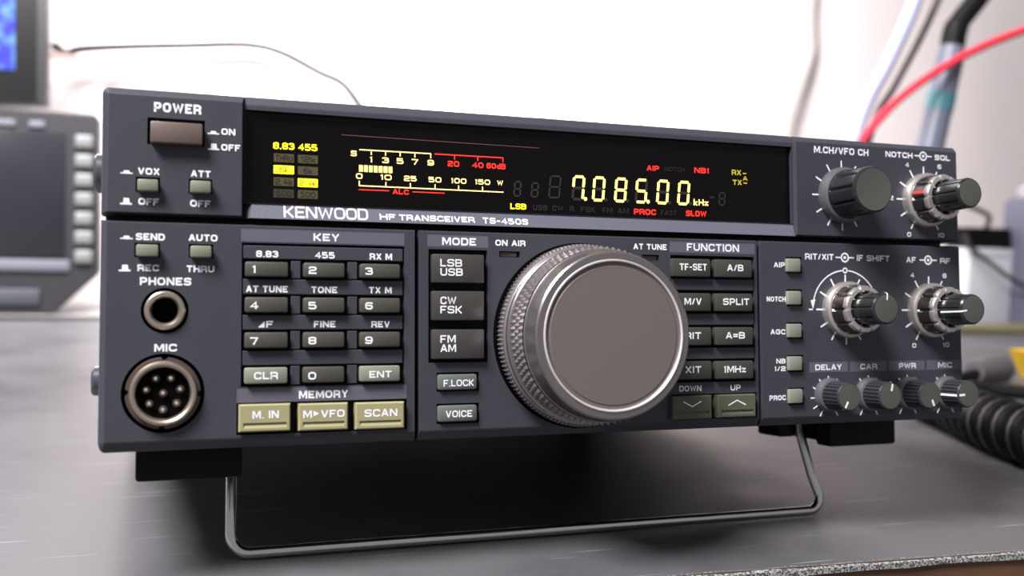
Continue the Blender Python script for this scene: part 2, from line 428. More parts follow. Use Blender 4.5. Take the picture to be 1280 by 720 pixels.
# front edge runs slightly across
def desk_top(P):
    pts = [(-900, 25.0), (1900, -142.0), (1900, 748), (-900, 748)]
    pts[0] = (-900, 32.0); pts[1] = (1900, -125.7)
    o = [(x, y, 0) for x, y in pts]; u = [(x, y, -22) for x, y in pts]
    P.poly(o, 'desk_laminate'); P.poly(u[::-1], 'desk_laminate')
    for i in (1, 2, 3): P.poly([o[i], u[i], u[(i + 1) % 4], o[(i + 1) % 4]], 'desk_laminate')
    P.poly([o[0], u[0], u[1], o[1]], 'desk_wood')
def fy(x): return 32.0 - (x + 900) * 157.7 / 2800
dpart('desktop', desk_top)
def edge(P):
    n = 220; rnd = random.Random(3); top = []; bot = []
    for i in range(n + 1):
        x = -900 + 2800 * i / n
        top.append((x, fy(x) + .5 + rnd.uniform(-.5, .9), .06)); bot.append((x, fy(x) - .9, -2.0 + rnd.uniform(-.6, .4)))
    mid = [(q[0], fy(q[0]) - .8, -.7) for q in top]
    back = [(q[0], fy(q[0]) + .1, q[2]) for q in bot]
    for i in range(n):
        P.poly([top[i], mid[i], mid[i + 1], top[i + 1]], 'worn_edge'); P.poly([mid[i], bot[i], bot[i + 1], mid[i + 1]], 'worn_edge')
        P.poly([bot[i], back[i], back[i + 1], bot[i + 1]], 'worn_edge')
dpart('worn_edge', edge, 'chipped speckled front edge')
def back_strip(P): P.box(-900, 1900, 748.2, 798, -22, -.1, 'strip_black', .6)  # plain black strip between desktop and counter
dpart('edge_strip', back_strip, 'black strip along the back edge')
def deskfront(P):
    P.box(-880, 1880, 60, 80, -740, -22.2, 'desk_wood')
dpart('front_panel', deskfront, 'brown wooden front board')
for x in (-860, 1840):
    P = Part(); P.box(x, x + 20, 82, 740, -740, -22.2, 'desk_wood'); o = P.build('side_panel', desk, (500, 365, -740)); o.location = (0, 0, 0)

ct = empty('counter', (400, 860, -740))
tag(ct, 'pale counter standing behind the back edge of the dark desk', 'counter')
P = Part(); P.box(-900, 1900, 800, 962, -25, 0, 'counter_white', 1); o = P.build('counter_top', ct, (400, 860, -740)); o.location = (0, 0, 0)
P = Part(); P.box(-880, 1880, 805, 960, -740, -25.2, 'counter_white'); o = P.build('cabinet_body', ct, (400, 860, -740)); o.location = (0, 0, 0)

# ================================================================== TRANSCEIVER
radio = empty('radio_transceiver', BASE)
radio.rotation_euler = (-TILT, 0, 0)
tag(radio, 'dark grey radio transceiver with lit display and big silver dial, propped on a wire stand', 'radio')
OFF = Vector((135, 0, 0))
def rp_(P, name, parent=None, label=None, org=None, smooth=30):
    """part of the radio; P in panel coordinates (u from the left edge, Y into the panel, v from the bottom)"""
    org = Vector(org) if org is not None else Vector((135, 0, 0))
    par = parent or radio
    o = P.build(name, None, tuple(org), smooth)
    base = Vector(par['_o']) if '_o' in par.keys() else OFF
    o.parent = par; o.location = (org - base) / 1000
    o['_o'] = tuple(org)
    if label: o['label'] = label
    return o

# ---- chassis
P = Part(); P.box(.6, 269.4, 8, 300, -.6, 89.6, 'chassis_black', 1.2); 
rp_(P, 'casing', org=(135, 150, 0))

# ---- upper left block
P = Part()
plate(P, 0, 34.4, 58.4, 90.6, 0, 9, 'panel', (1.6, .5, .5, 2.0), 1.8,
      holes=[(10.7, 24.6, 76.3, 83.2, 3, 'recess_black'), (8.1, 13.9, 64.0, 67.9, 3, 'recess_black'), (20.8, 26.6, 64.1, 68.0, 3, 'recess_black')], rounds=(0, 0, 0, 1))
text(P, 'POWER', 12.2, 23.7, 84.7, 87.2, t=.22); text(P, 'ON', 28.7, 32.2, 79.8, 81.5, t=.22); text(P, 'OFF', 28.7, 33.5, 75.7, 77.4, t=.22)
text(P, 'VOX', 8.6, 13.8, 68.5, 70.2, t=.22); text(P, 'ATT', 21.3, 26.2, 68.5, 70.2, t=.22); text(P, 'OFF', 8.8, 13.7, 60.8, 62.5, t=.22); text(P, 'OFF', 21.2, 26.2, 60.8, 62.5, t=.22)
def icon_in(P, u, v, wd=2.9): flat(P, [(u, v), (u + wd, v), (u + wd, v + .3), (u + wd * .78, v + .3), (u + wd * .7, v + .85), (u + wd * .3, v + .85), (u + wd * .22, v + .3), (u, v + .3)], 'white_print')
def icon_out(P, u, v, wd=2.8): flat(P, [(u, v), (u + wd, v), (u + wd, v + .4), (u + wd * .82, v + .4), (u + wd * .75, v + 1.65), (u + wd * .3, v + 1.65), (u + wd * .25, v + .4), (u, v + .4)], 'white_print')
icon_in(P, 25.3, 79.8); icon_out(P, 25.4, 75.7); icon_in(P, 4.5, 68.5); icon_out(P, 4.5, 60.7)
rp_(P, 'switch_panel')
# ---- upper right block
P = Part()
plate(P, 204.1, 270, 58.4, 90.6, 0, 9, 'panel', (.5, 1.2, .5, 2.0), 1.8, rounds=(0, 0, 1, 0))
text(P, 'M.CH/VFO CH', 211.4, 232.6, 85.5, 87.7, t=.2); text(P, 'NOTCH', 239.4, 250.5, 85.7, 87.6, t=.22); text(P, 'SQL', 259.7, 266.2, 85.7, 87.5, t=.22)
def dual_mark(P, u, v, half=3.6):
    ring(P, u, v, 1.35, .5, 'white_print', n=24); ring(P, u, v, .25, .5, 'white_print', n=12)
    line(P, u - half, v, u - 1.5, v, .42, 'white_print'); line(P, u + 1.3, v, u + half, v, .42, 'white_print')
def ticks(P, u, v, angs, r0, r1, t=.5):
    for a in angs:
        a = math.radians(a); line(P, u + r0 * math.sin(a), v + r0 * math.cos(a), u + r1 * math.sin(a), v + r1 * math.cos(a), t, 'white_print')
def scale_numbers(P, u, v, items, r, h=1.5):
    for st, a in items:
        a = math.radians(a); cu, cv = u + r * math.sin(a), v + r * math.cos(a); hw = .8 if len(st) == 1 else 1.35
        text(P, st, cu - hw, cu + hw, cv - h / 2, cv + h / 2, t=.2)
dual_mark(P, 254.9, 86.75)
ticks(P, 221.8, 72.0, range(0, 360, 30), 8.9, 11.4); ticks(P, 254.9, 71.9, [210, 240, 270, 300, 330, 0, 30, 60, 90, 120, 150], 8.9, 11.3)
scale_numbers(P, 254.9, 71.9, [('0', 209), ('2', 271), ('4', 330), ('6', 30), ('8', 90), ('10', 150)], 13.4)
rp_(P, 'channel_panel')

# ---- display bezel between the blocks
P = Part()
plate(P, 34.5, 204.0, 62.3, 90.9, 1.4, 7.6, 'panel', (.1, .1, .1, 2.6), 1.6, holes=[(34.7, 203.95, 62.45, 87.2, 1.4, None)])
k0, k1 = (58.4, 0.2), (62.45, 1.7)
P.poly([(36.2, k0[1], k0[0]), (204, k0[1], k0[0]), (204, k1[1], k1[0]), (36.6, k1[1], k1[0])], 'panel_strip_lit')
P.poly([(36.2, k0[1], k0[0]), (36.6, k1[1], k1[0]), (34.5, 5, k1[0]), (34.5, 5, k0[0])], 'panel_strip_lit')
P.poly([(34.5, 8, k0[0]), (204, 8, k0[0]), (204, k0[1], k0[0]), (36.2, k0[1], k0[0])], 'panel')
sy = lambda v: k0[1] + (v - k0[0]) / (k1[0] - k0[0]) * (k1[1] - k0[1])
text(P, 'KENWOOD', 44.8, 67.3, 58.85, 62.05, t=.14, ymap=sy, gap=.1)
text(P, 'HF', 70.5, 74.9, 59.15, 60.85, t=.22, ymap=sy); text(P, 'TRANSCEIVER', 75.9, 97.6, 59.15, 60.85, t=.22, ymap=sy); text(P, 'TS-450S', 100.0, 113.7, 59.05, 60.85, t=.22, ymap=sy)
rp_(P, 'display_bezel')

# ---- display window and what glows in it
P = Part(); P.box(34.6, 203.98, 2.8, 5, 62.2, 87.4, 'glass_black'); win = rp_(P, 'display_window', org=(119, 2.8, 75), label='glossy black window')
YD = 2.75
line(P := Part(), 60.3, 82.3, 118, 82.0, .16, 'seam_red', YD); rp_(P, 'seam_line', win, 'thin reddish line', org=(85, YD, 82))
P = Part(); text(P, '8.83', 42.1, 47.7, 77.4, 79.2, 'lit_yellow', YD, .19); text(P, '455', 48.7, 53.8, 77.4, 79.2, 'lit_yellow', YD, .19)
rp_(P, 'filter_heading', win, 'glowing yellow 8.83 and 455', org=(48, YD, 78))
lamps = [('THRU', 0, 0, 'lamp_off'), ('6k', 0, 1, 'lit_yellow'), ('2.4k', 0, 2, 'lamp_off'), ('500', 0, 3, 'lamp_dim'),
         ('12k', 1, 0, 'lamp_off'), ('6k', 1, 1, 'lamp_off'), ('2.4k', 1, 2, 'lit_yellow'), ('500', 1, 3, 'lamp_off')]
for st, c, r, mm in lamps:
    P = Part(); u0 = (42.3, 48.65)[c]; v0 = (73.95, 70.8, 67.55, 64.4)[r]
    P.box(u0, u0 + 5.3, YD - .05, YD + .04, v0, v0 + 2.25, mm)
    lit = mm == 'lit_yellow'; wd = {2: 2.4, 3: 4.0, 4: 4.5}[len(st)]; cu = u0 + 2.65
    text(P, st, cu - wd / 2, cu + wd / 2, v0 + .38, v0 + 1.88, 'lit_ink' if lit else 'lamp_ink', YD - .05, .14)
    rp_(P, 'filter_lamp', win, ('lit bright yellow' if lit else 'unlit olive'), org=(cu, YD, v0))
P = Part()
text(P, 'S', 62.85, 64.5, 76.6, 78.15, 'lit_cream', YD, .2)
line(P, 65.2, 78.5, 85.5, 78.5, .3, 'lit_cream', YD)
for x, st in ((68.5, '1'), (72.5, '3'), (76.6, '5'), (80.8, '7'), (85.35, '9')):
    line(P, x, 78.5, x, 77.2, .3, 'lit_cream', YD); text(P, st, x - (.5 if st == '1' else .95), x + (.4 if st == '1' else .95), 75.15, 76.75, 'lit_cream', YD, .2)
for x, st, hw in ((65.2, '0', .9), (72.6, '10', 1.6), (79.5, '25', 1.8), (86.6, '50', 1.85), (93.5, '100', 2.3), (100.6, '150', 2.3)):
    text(P, st, x - hw, x + hw, 70.45, 71.95, 'lit_cream', YD, .2); line(P, x, 69.9, x, 68.5, .3, 'lit_cream', YD)
text(P, 'W', 105.0, 106.8, 70.45, 71.9, 'lit_cream', YD, .2); line(P, 65.05, 68.55, 106.9, 68.55, .3, 'lit_cream', YD)
rp_(P, 'meter_scale', win, 'cream S and watt scales', org=(86, YD, 73))
P = Part(); line(P, 86.5, 78.5, 106.9, 78.5, .3, 'lit_red', YD)
for x, st, a, bq in ((92.3, '20', 90.3, 93.7), (99.2, '40', 97.5, 100.9), (106.75, '60dB', 101.8, 107.6)):
    line(P, x, 78.5, x, 77.2, .3, 'lit_red', YD); text(P, st, a, bq, 75.2, 76.8, 'lit_red', YD, .2)
line(P, 65.1, 67.45, 73.5, 67.5, .25, 'lit_red', YD); line(P, 80.1, 67.5, 89.4, 67.5, .25, 'lit_red', YD); text(P, 'ALC', 74.5, 79.1, 66.65, 68.05, 'lit_red', YD, .2)
rp_(P, 'red_scale', win, 'red over-S9 and ALC scales', org=(86, YD, 73))
for i in range(7):
    P = Part(); u0 = 65.15 + i * 1.37; P.box(u0, u0 + 1.02, YD - .05, YD + .04, 72.45, 74.25, 'lit_digit'); rp_(P, 'meter_segment', win, org=(u0, YD, 72.4))
SEG = {'0': 'abcdef', '7': 'abcf', '8': 'abcdefg', '5': 'acdfg', '-': ''}
def seven(P, ch, u0, u1, v0, v1, on, off, t=.82, lean=.09, Y=YD):
    h = v1 - v0; vm = (v0 + v1) / 2; g_ = .16
    def seg(a, b_, mm):
        d = Vector(b_) - Vector(a); d.normalize(); nn = Vector((-d.y, d.x)) * t / 2
        A = Vector(a) + d * g_; B = Vector(b_) - d * g_; e = d * t * .3
        pts = [A, A + e - nn, B - e - nn, B, B - e + nn, A + e + nn]
        P.poly([(p.x + lean * (p.y - v0), Y - (.05 if mm == on else .03), p.y) for p in pts], mm)
    l, r, b_, t_ = u0 + t / 2, u1 - t / 2 - lean * h, v0 + t / 2, v1 - t / 2
    for s_, a, bb in (('a', (l, t_), (r, t_)), ('b', (r, vm), (r, t_)), ('c', (r, b_), (r, vm)), ('d', (l, b_), (r, b_)), ('e', (l, b_), (l, vm)), ('f', (l, vm), (l, t_)), ('g', (l, vm), (r, vm))):
        if s_ in SEG[ch]: seg(a, bb, on)
        elif off: seg(a, bb, off)
for ch, u0, u1, dot in (('7', 128.0, 132.7, 1), ('0', 134.6, 139.3, 0), ('8', 141.8, 146.5, 0), ('5', 148.7, 153.4, 1), ('0', 155.9, 160.7, 0), ('0', 163.1, 167.9, 0)):
    P = Part(); seven(P, ch, u0, u1, 67.05, 74.6, 'lit_digit', 'ghost')
    ring(P, u1 - .12, 67.65, .28, .56, 'lit_digit' if dot else 'ghost', YD, n=16)
    rp_(P, 'display_digit', win, 'glowing yellow ' + ch + (' with a dot' if dot else ''), org=(u0, YD, 67))
P = Part()
for u0, u1, v1 in ((109.8, 112.6, 72.0), (115.2, 118.0, 71.9), (120.7, 125.0, 74.2), (177.6, 180.4, 71.7)):
    seven(P, '-', u0, u1, 67.4, v1, 'ghost', 'ghost', t=.5)
line(P, 174.6, 69.9, 176.2, 69.9, .5, 'ghost', YD)
for st, a, bq in (('USB', 116, 120.5), ('CW', 122, 125.5), ('R', 127.5, 128.9), ('FSK', 131, 135.8), ('FM', 138, 141.4), ('AM', 143, 146.8)):
    text(P, st, a, bq, 63.7, 65.3, 'ghost_faint', YD, .2)
text(P, 'FAST', 157.5, 163, 63.7, 65.3, 'ghost_red', YD, .2); text(P, 'NOTCH', 159, 166, 77.3, 78.7, 'ghost_red', YD, .2)
rp_(P, 'unlit_segments', win, 'faint unlit digits', org=(140, YD, 67))
for st, a, bq, v0, v1, mm in (('LSB', 109, 113.9, 63.75, 65.45, 'lit_yellow'), ('AIP', 152.9, 157.1, 77.2, 78.75, 'lit_red'), ('NB1', 169.3, 174.5, 77.3, 78.95, 'lit_red'),
                              ('PROC', 148.5, 155.9, 63.65, 65.35, 'lit_red'), ('SLOW', 166.2, 173.4, 63.75, 65.5, 'lit_red'), ('kHz', 168.9, 174.1, 67.2, 69.1, 'lit_digit')):
    P = Part(); text(P, st, a, bq, v0, v1, mm, YD, .21); rp_(P, 'indicator', win, ('red ' if mm == 'lit_red' else 'yellow ') + st, org=(a, YD, v0))
P = Part(); text(P, 'RX', 182.6, 186, 77.3, 78.95, 'lit_dim_yellow', YD, .2); text(P, 'TX', 182.9, 186.2, 74.2, 75.8, 'lit_dim_yellow', YD, .2); text(P, 'A', 186.6, 188.3, 75.7, 77.05, 'lit_dim_yellow', YD, .2)
line(P, 186.6, 77.95, 187.9, 77.95, .35, 'lit_dim_yellow', YD); line(P, 186.8, 74.9, 188.1, 74.9, .35, 'lit_dim_yellow', YD)
rp_(P, 'indicator', win, 'dim yellow RX A TX', org=(183, YD, 75))

# ---- lower left: jacks and keypad
KC = [(35.0, 46.0), (50.0, 60.9), (65.1, 76.1)]; KR = [(43.1, 47.0), (33.7, 37.7), (24.4, 28.5), (15.1, 19.3)]
P = Part()
plate(P, 0, 80.5, -1.4, 56.9, 0, 9, 'panel', (1.6, .4, 2.8, .7), 2.4, rounds=(1, 0, 0, 0),
      holes=[(8.0, 14.1, 47.5, 51.2, 3, 'recess_black'), (21.0, 27.0, 47.6, 51.2, 3, 'recess_black'), (34.1, 77.2, 14.3, 51.9, 1.5, 'recess_black'), (33.1, 78.0, 2.0, 10.2, 1.5, 'recess_black')],
      circ=[(15.4, 34.1, 5.75, 3, 'hole_and_shade_black'), (15.25, 13.25, 10.0, 3, 'hole_and_shade_black')])
for v0, v1 in ((47.75, 51.2), (38.45, 42.4), (29.2, 33.0), (19.95, 23.7)): P.box(34.5, 76.8, .05, 1.6, v0, v1, 'panel', .15, 1)
for v0, v1 in KR:
    for a, bq in ((46.7, 49.2), (61.7, 64.3)): P.box(a, bq, .05, 1.6, v0 - .4, v1 + .3, 'panel', .15, 1)
rect(P, 33.9, 77.2, 52.2, 55.5, 'bar_print'); rect(P, 33.1, 77.9, 10.35, 13.95, 'bar_print')
text(P, 'KEY', 52.5, 59.4, 52.8, 54.8, t=.22, Y=-.05); text(P, 'MEMORY', 48.9, 61.9, 11.0, 13.05, t=.22, Y=-.05)
text(P, 'SEND', 8.3, 15.2, 51.85, 53.6, t=.22); text(P, 'REC', 8.8, 13.9, 44.0, 45.7, t=.22); text(P, 'AUTO', 20.9, 28.0, 51.95, 53.7, t=.22); text(P, 'THRU', 20.5, 27.3, 43.95, 45.65, t=.22)
icon_in(P, 4.7, 52.0); icon_out(P, 4.4, 43.9); text(P, 'PHONES', 9.4, 21.7, 40.5, 42.5, t=.22); text(P, 'MIC', 13.0, 18.4, 23.75, 25.65, t=.22)
for st, a, bq, v in (('8.83', 37.7, 43.4, 48.15), ('455', 52.9, 58.2, 48.15), ('RX M', 67.6, 73.8, 48.1), ('AT TUNE', 35.2, 45.9, 38.95), ('TONE', 52.0, 58.9, 38.9), ('TX M', 67.4, 73.7, 38.95),
                     ('F', 40.4, 42.2, 29.75), ('FINE', 52.7, 58.5, 29.75), ('REV', 68.1, 73.2, 29.7)):
    text(P, st, a, bq, v, v + 1.75, t=.22, Y=.05)
flat(P, [(38.3, 29.75), (40.0, 29.75), (40.0, 31.4)], 'white_print', .05, .06)
rp_(P, 'keypad_panel')

# ---- lower middle
P = Part()
plate(P, 81.2, 189.9, -1.4, 56.9, 0, 9, 'panel', (.4, .4, 2.8, .7), 2.4,
      holes=[(84.0, 101.1, 19.9, 51.4, 1.5, 'recess_black'), (86.3, 98.6, 11.9, 17.2, 1.5, 'recess_black'), (86.3, 98.6, 3.0, 8.6, 1.5, 'recess_black'),
             (104.7, 110.9, 49.6, 51.3, 1.2, 'recess_black'), (149.6, 155.4, 49.6, 51.3, 1.2, 'recess_black'),
             (159.2, 188.5, 12.8, 51.4, 1.5, 'recess_black'), (159.0, 188.9, 1.6, 9.3, 1.5, 'recess_black')])
for v0, v1 in ((40.8, 44.3), (30.2, 33.7), (19.8, 23.3)): P.box(159.6, 188.2, .1, 1.6, v0, v1, 'panel', .15, 1)
rect(P, 83.7, 101.4, 52.1, 55.4, 'bar_print'); rect(P, 158.9, 188.8, 52.2, 55.5, 'bar_print')
text(P, 'MODE', 87.9, 97.8, 52.6, 54.75, t=.22, Y=-.05); text(P, 'FUNCTION', 164.8, 183.1, 52.8, 55.1, t=.2, Y=-.05)
text(P, 'ON AIR', 103.5, 112.6, 52.8, 54.5, t=.22); text(P, 'AT TUNE', 146.8, 158.0, 52.8, 54.55, t=.22)
text(P, 'DOWN', 161.7, 169.3, 10.15, 11.9, t=.2); text(P, 'UP', 179.4, 183.0, 10.05, 11.85, t=.2)
rp_(P, 'tuning_panel')
for u0 in (104.9, 149.8):
    P = Part(); P.box(u0 + .3, u0 + 5.3, .7, 1.15, 49.75, 51.1, 'jack_dull', .15); rp_(P, 'indicator_slot', org=(u0, 1, 50))

# ---- lower right
P = Part()
BR = [(47.0, 51.2), (36.6, 40.9), (26.2, 30.5), (15.8, 20.2), (5.5, 9.9)]
plate(P, 190.4, 270.3, -1.4, 56.9, 0, 9, 'panel', (.4, 1.2, 2.8, .7), 2.4, holes=[(200.2, 206.1, a - .5, b_ + .5, 1.5, 'recess_black') for a, b_ in BR], rounds=(0, 1, 0, 0))
for st, a, bq, v0, v1 in (('AIP', 195.6, 199.7, 48.3, 49.9), ('NOTCH', 192.8, 199.8, 37.5, 39.1), ('AGC', 194.0, 199.5, 27.2, 28.8), ('NB', 196.0, 199.4, 18.05, 19.6), ('1/2', 195.2, 199.4, 15.7, 17.2), ('PROC', 193.3, 199.3, 6.6, 8.2)):
    text(P, st, a, bq, v0, v1, t=.22)
text(P, 'RIT/XIT', 207.3, 218.2, 51.0, 52.95, t=.2); text(P, 'IF SHIFT', 227.2, 240.2, 50.95, 52.9, t=.2); dual_mark(P, 222.5, 51.9)
text(P, 'AF', 247.0, 250.9, 50.75, 52.65, t=.2); text(P, 'RF', 261.0, 265.3, 50.75, 52.55, t=.2); dual_mark(P, 256.0, 51.75)
ticks(P, 222.5, 35.1, range(0, 360, 30), 8.9, 11.3); ring(P, 222.5, 35.1, 12.6, .42, 'white_print', a0=-82, a1=-5); ring(P, 222.5, 35.1, 12.6, .42, 'white_print', a0=5, a1=82)
ring(P, 222.5, 47.75, .75, .42, 'white_print', n=20)
for sg in (-1, 1):
    a = math.radians(84 * sg); cu, cv = 222.5 + 12.6 * math.sin(a), 35.1 + 12.6 * math.cos(a)
    flat(P, [(cu, cv - 1.2), (cu + 1.0, cv + 1.9), (cu - .9, cv + 1.6)], 'white_print')
line(P, 208.4, 35.1, 209.9, 35.1, .45, 'white_print'); line(P, 235.4, 35.1, 236.9, 35.1, .45, 'white_print')
ticks(P, 256.0, 35.0, [210, 240, 270, 300, 330, 0, 30, 60, 90, 120, 150], 8.9, 11.3)
scale_numbers(P, 256.0, 35.0, [('0', 209), ('4', 330), ('6', 30), ('8', 90), ('10', 150)], 13.4)
TK = [(215.3, 7.0, 'DELAY', 210.4, 220.5), (230.75, 6.9, 'CAR', 227.7, 234.3), (246.3, 6.8, 'PWR', 243.1, 249.9), (261.8, 6.7, 'MIC', 259.1, 265.0)]
for (cu, cv, st, a, bq), (b0, b1) in zip(TK, ((208.2, 222.9), (223.7, 238.2), (239.0, 253.6), (254.4, 269.2))):
    rect(P, b0, b1, 15.1, 18.3, 'bar_print'); text(P, st, a, bq, 15.75, 17.55, t=.21, Y=-.05)
    ticks(P, cu, cv, range(210, 511, 30), 4.7, 6.8, .45)
rp_(P, 'control_panel')

# ---- buttons
P = Part(); push_button(P, 11.4, 24.1, 76.9, 82.4, -2.6, 'power_brown', .45, 2.5); rp_(P, 'power_button', org=(17.7, 0, 79.6), label='brown power button')
for u0, u1, v0, v1 in ((8.5, 13.5, 64.4, 67.4), (21.2, 26.3, 64.5, 67.6), (8.4, 13.7, 47.8, 50.8), (21.4, 26.6, 47.8, 50.8)):
    P = Part(); push_button(P, u0, u1, v0, v1, -2.4, 'switch_green', .4, 2.5); rp_(P, 'push_switch', org=(u0, 0, v0))
keys = ['123', '456', '789', 'C0E']
def keytext(P, st, a, bq, v0, v1, Yf, t=.2):
    p, q = S(a, v0, Yf), S(bq, v1, Yf); text(P, st, p[0], q[0], p[1], q[1], Y=Yf, t=t)
for r in range(4):
    for c in range(3):
        ch = keys[r][c]; P = Part(); u0, u1 = KC[c]; v0, v1 = KR[r]
        push_button(P, u0, u1, v0, v1, -1.7, 'key_grey' if ch in 'CE' else 'key_dark', .5, 1.3)
        if ch == 'C': keytext(P, 'CLR', 37.4, 43.5, 16.25, 18.15, -1.7); nm = 'clear_key'
        elif ch == 'E': keytext(P, 'ENT', 67.6, 73.7, 16.1, 17.95, -1.7); nm = 'enter_key'
        else:
            x = u0 + (1.7 if ch == '1' else 1.3); wd = 1.1 if ch == '1' else 2.1
            keytext(P, ch, x, x + wd, v0 + .85, v0 + 2.85, -1.7); nm = 'number_key'
        rp_(P, nm, org=(u0, 0, v0), label=('pale grey key' if ch in 'CE' else None))
def memory_key(nm, u0, u1, v0, v1, Yf, m, draw, groove):
    """block with a rounded finger groove along its lower part"""
    P = Part(); a, bq = S(u0, v0, Yf), S(u1, v1, Yf)
    plate(P, a[0], bq[0], a[1], bq[1], Yf, 1.2 - Yf, m, (.35, .35, .35, .35), .4, holes=[(a[0] + 1.1, bq[0] - 1.0, a[1] + .95, a[1] + 2.3, .9, None)])
    x0, x1, z0, z1 = a[0] + 1.1, bq[0] - 1.0, a[1] + .95, a[1] + 2.3; zm = z0 + .75
    P.poly([(x0, Yf + .03, z0), (x1, Yf + .03, z0), (x1, Yf + .36, zm), (x0, Yf + .36, zm)], m); P.poly([(x0, Yf + .36, zm), (x1, Yf + .36, zm), (x1, Yf + .45, z1), (x0, Yf + .45, z1)], m)
    draw(P, Yf); return rp_(P, nm, org=(u0, 0, v0))
def d_min(P, Y): keytext(P, 'M. IN', 37.1, 43.8, 6.1, 8.1, Y)
def d_mv(P, Y):
    keytext(P, 'M', 50.05, 52.35, 5.85, 7.85, Y); keytext(P, 'VFO', 54.7, 61.0, 5.85, 7.85, Y)
    flat(P, [S(52.75, 6.2, Y), S(54.3, 6.95, Y), S(52.75, 7.7, Y)], 'white_print', Y, .06)
def d_sc(P, Y): keytext(P, 'SCAN', 66.3, 75.3, 5.6, 7.65, Y)
memory_key('memory_key', 33.7, 46.8, 2.7, 9.8, -1.9, 'key_olive', d_min, 0)
memory_key('memory_key', 48.9, 61.9, 2.5, 9.6, -1.9, 'key_olive', d_mv, 0)
memory_key('memory_key', 63.9, 77.3, 2.3, 9.45, -1.9, 'key_olive', d_sc, 0)
for v0, v1, t1, t2, w1, w2 in ((42.1, 50.1, 'LSB', 'USB', 6.3, 6.5), (31.6, 39.8, 'CW', 'FSK', 4.6, 6.3), (20.9, 29.1, 'FM', 'AM', 4.4, 4.5)):
    P = Part(); push_button(P, 85.2, 100.2, v0, v1, -1.8, 'mode_dark', .35, 1.3)
    keytext(P, t1, 87.4, 87.4 + w1, v0 + 4.5, v0 + 6.6, -1.8, .17); keytext(P, t2, 87.4, 87.4 + w2, v0 + 1.95, v0 + 4.05, -1.8, .17)
    rp_(P, 'mode_button', org=(85, 0, v0))
P = Part(); push_button(P, 86.8, 98.1, 12.3, 16.6, -1.2, 'small_grey', .6, 1.3); keytext(P, 'F.LOCK', 88.3, 97.1, 13.3, 15.15, -1.2, .17); rp_(P, 'lock_button', org=(86, 0, 12))
P = Part(); push_button(P, 86.8, 98.1, 3.5, 8.0, -1.2, 'small_grey', .6, 1.3); keytext(P, 'VOICE', 88.9, 96.6, 4.75, 6.6, -1.2, .18); rp_(P, 'voice_button', org=(86, 0, 4))
for st, c, v0, a, bq in (('TF-SET', 0, 44.9, 162.3, 171.7), ('A/B', 1, 44.9, 178.8, 184.6), ('M/V', 0, 34.4, 163.8, 169.7), ('SPLIT', 1, 34.4, 177.2, 186.5),
                         ('RIT', 0, 24.0, 163.8, 169.4), ('A=B', 1, 24.0, 178.0, 184.8), ('XIT', 0, 13.7, 163.8, 169.3), ('1MHz', 1, 13.6, 177.1, 185.0)):
    P = Part(); u0, u1 = ((159.8, 173.1), (174.7, 187.8))[c]
    push_button(P, u0, u1, v0, v0 + 5.5, -1.7, 'function_dark', .45, 1.3); keytext(P, st, a, bq, v0 + 1.95, v0 + 4.0, -1.7, .19); rp_(P, 'function_button', org=(u0, 0, v0))
def chevron(sg):
    def d(P, Y):
        cu = 166.1 if sg < 0 else 181.7; pts = [S(cu - 3.1, 6.3 - sg * .75, Y), S(cu, 6.3 + sg * .75, Y), S(cu + 3.1, 6.3 - sg * .75, Y)]
        ribbon(P, pts, False, .35, lambda u, v, dz: (u, Y - .05 - dz, v), 'white_print')
    return d
memory_key('scroll_button', 159.5, 173.0, 1.7, 8.8, -1.9, 'scroll_olive', chevron(-1), 0)
memory_key('scroll_button', 175.0, 188.5, 1.8, 8.8, -1.9, 'scroll_olive', chevron(1), 0)
for v0, v1 in BR:
    P = Part(); push_button(P, 200.75, 205.7, v0, v1, -1.3, 'square_green', .35, 1.3); rp_(P, 'square_button', org=(200, 0, v0))

# ---- sockets
P = Part(); cu, cv = 15.4, 34.1
P.lathe(cu, cv, [(5.0, 2.9), (5.0, .0), (4.85, -.6), (4.5, -.9), (3.8, -.9), (3.4, -.5), (3.15, .2)], 'jack_metal', 64, cap1=False)
P.lathe(cu, cv, [(3.15, .2), (3.1, 2.9), (.01, 2.9)], 'hole_and_shade_black', 32, cap1=False); rp_(P, 'phones_jack', org=(cu, 0, cv), label='silver headphone jack')
P = Part(); cu, cv = 15.25, 13.25
def notch(r, Y, th, j, k): return r - (.9 if (k % 24) in (0, 1) and j in (1, 2) else 0)
P.lathe(cu, cv, [(9.1, 2.9), (9.1, .1), (8.9, -.2), (8.1, -.2)], 'jack_dull', 96, rmod=notch, cap1=False)
P.lathe(cu, cv, [(8.1, .5), (8.1, -1.6), (7.8, -2.1), (7.3, -2.2), (6.75, -1.9), (6.45, -1.0), (6.4, 1.4)], 'jack_metal', 96, cap1=False)
P.lathe(cu, cv, [(6.4, .6), (.01, .6)], 'hole_and_shade_black', 48, cap1=False)
mic = rp_(P, 'microphone_socket', org=(cu, 0, cv), label='round silver eight-pin microphone socket')
for k in range(8):
    a = PI + 2 * PI * k / 7; pu, pv = (cu, cv) if k == 7 else (cu + 4.15 * math.sin(a), cv + 4.15 * math.cos(a))
    P = Part(); P.lathe(pu, pv, [(1.0, .55), (1.0, .2), (.8, .15), (.66, .45)], 'jack_dull', 20, cap1=False)
    P.lathe(pu, pv, [(.6, .58), (.6, -.8), (.42, -1.15), (.12, -1.25)], 'pin_metal', 16); rp_(P, 'pin', mic, org=(pu, 0, pv))

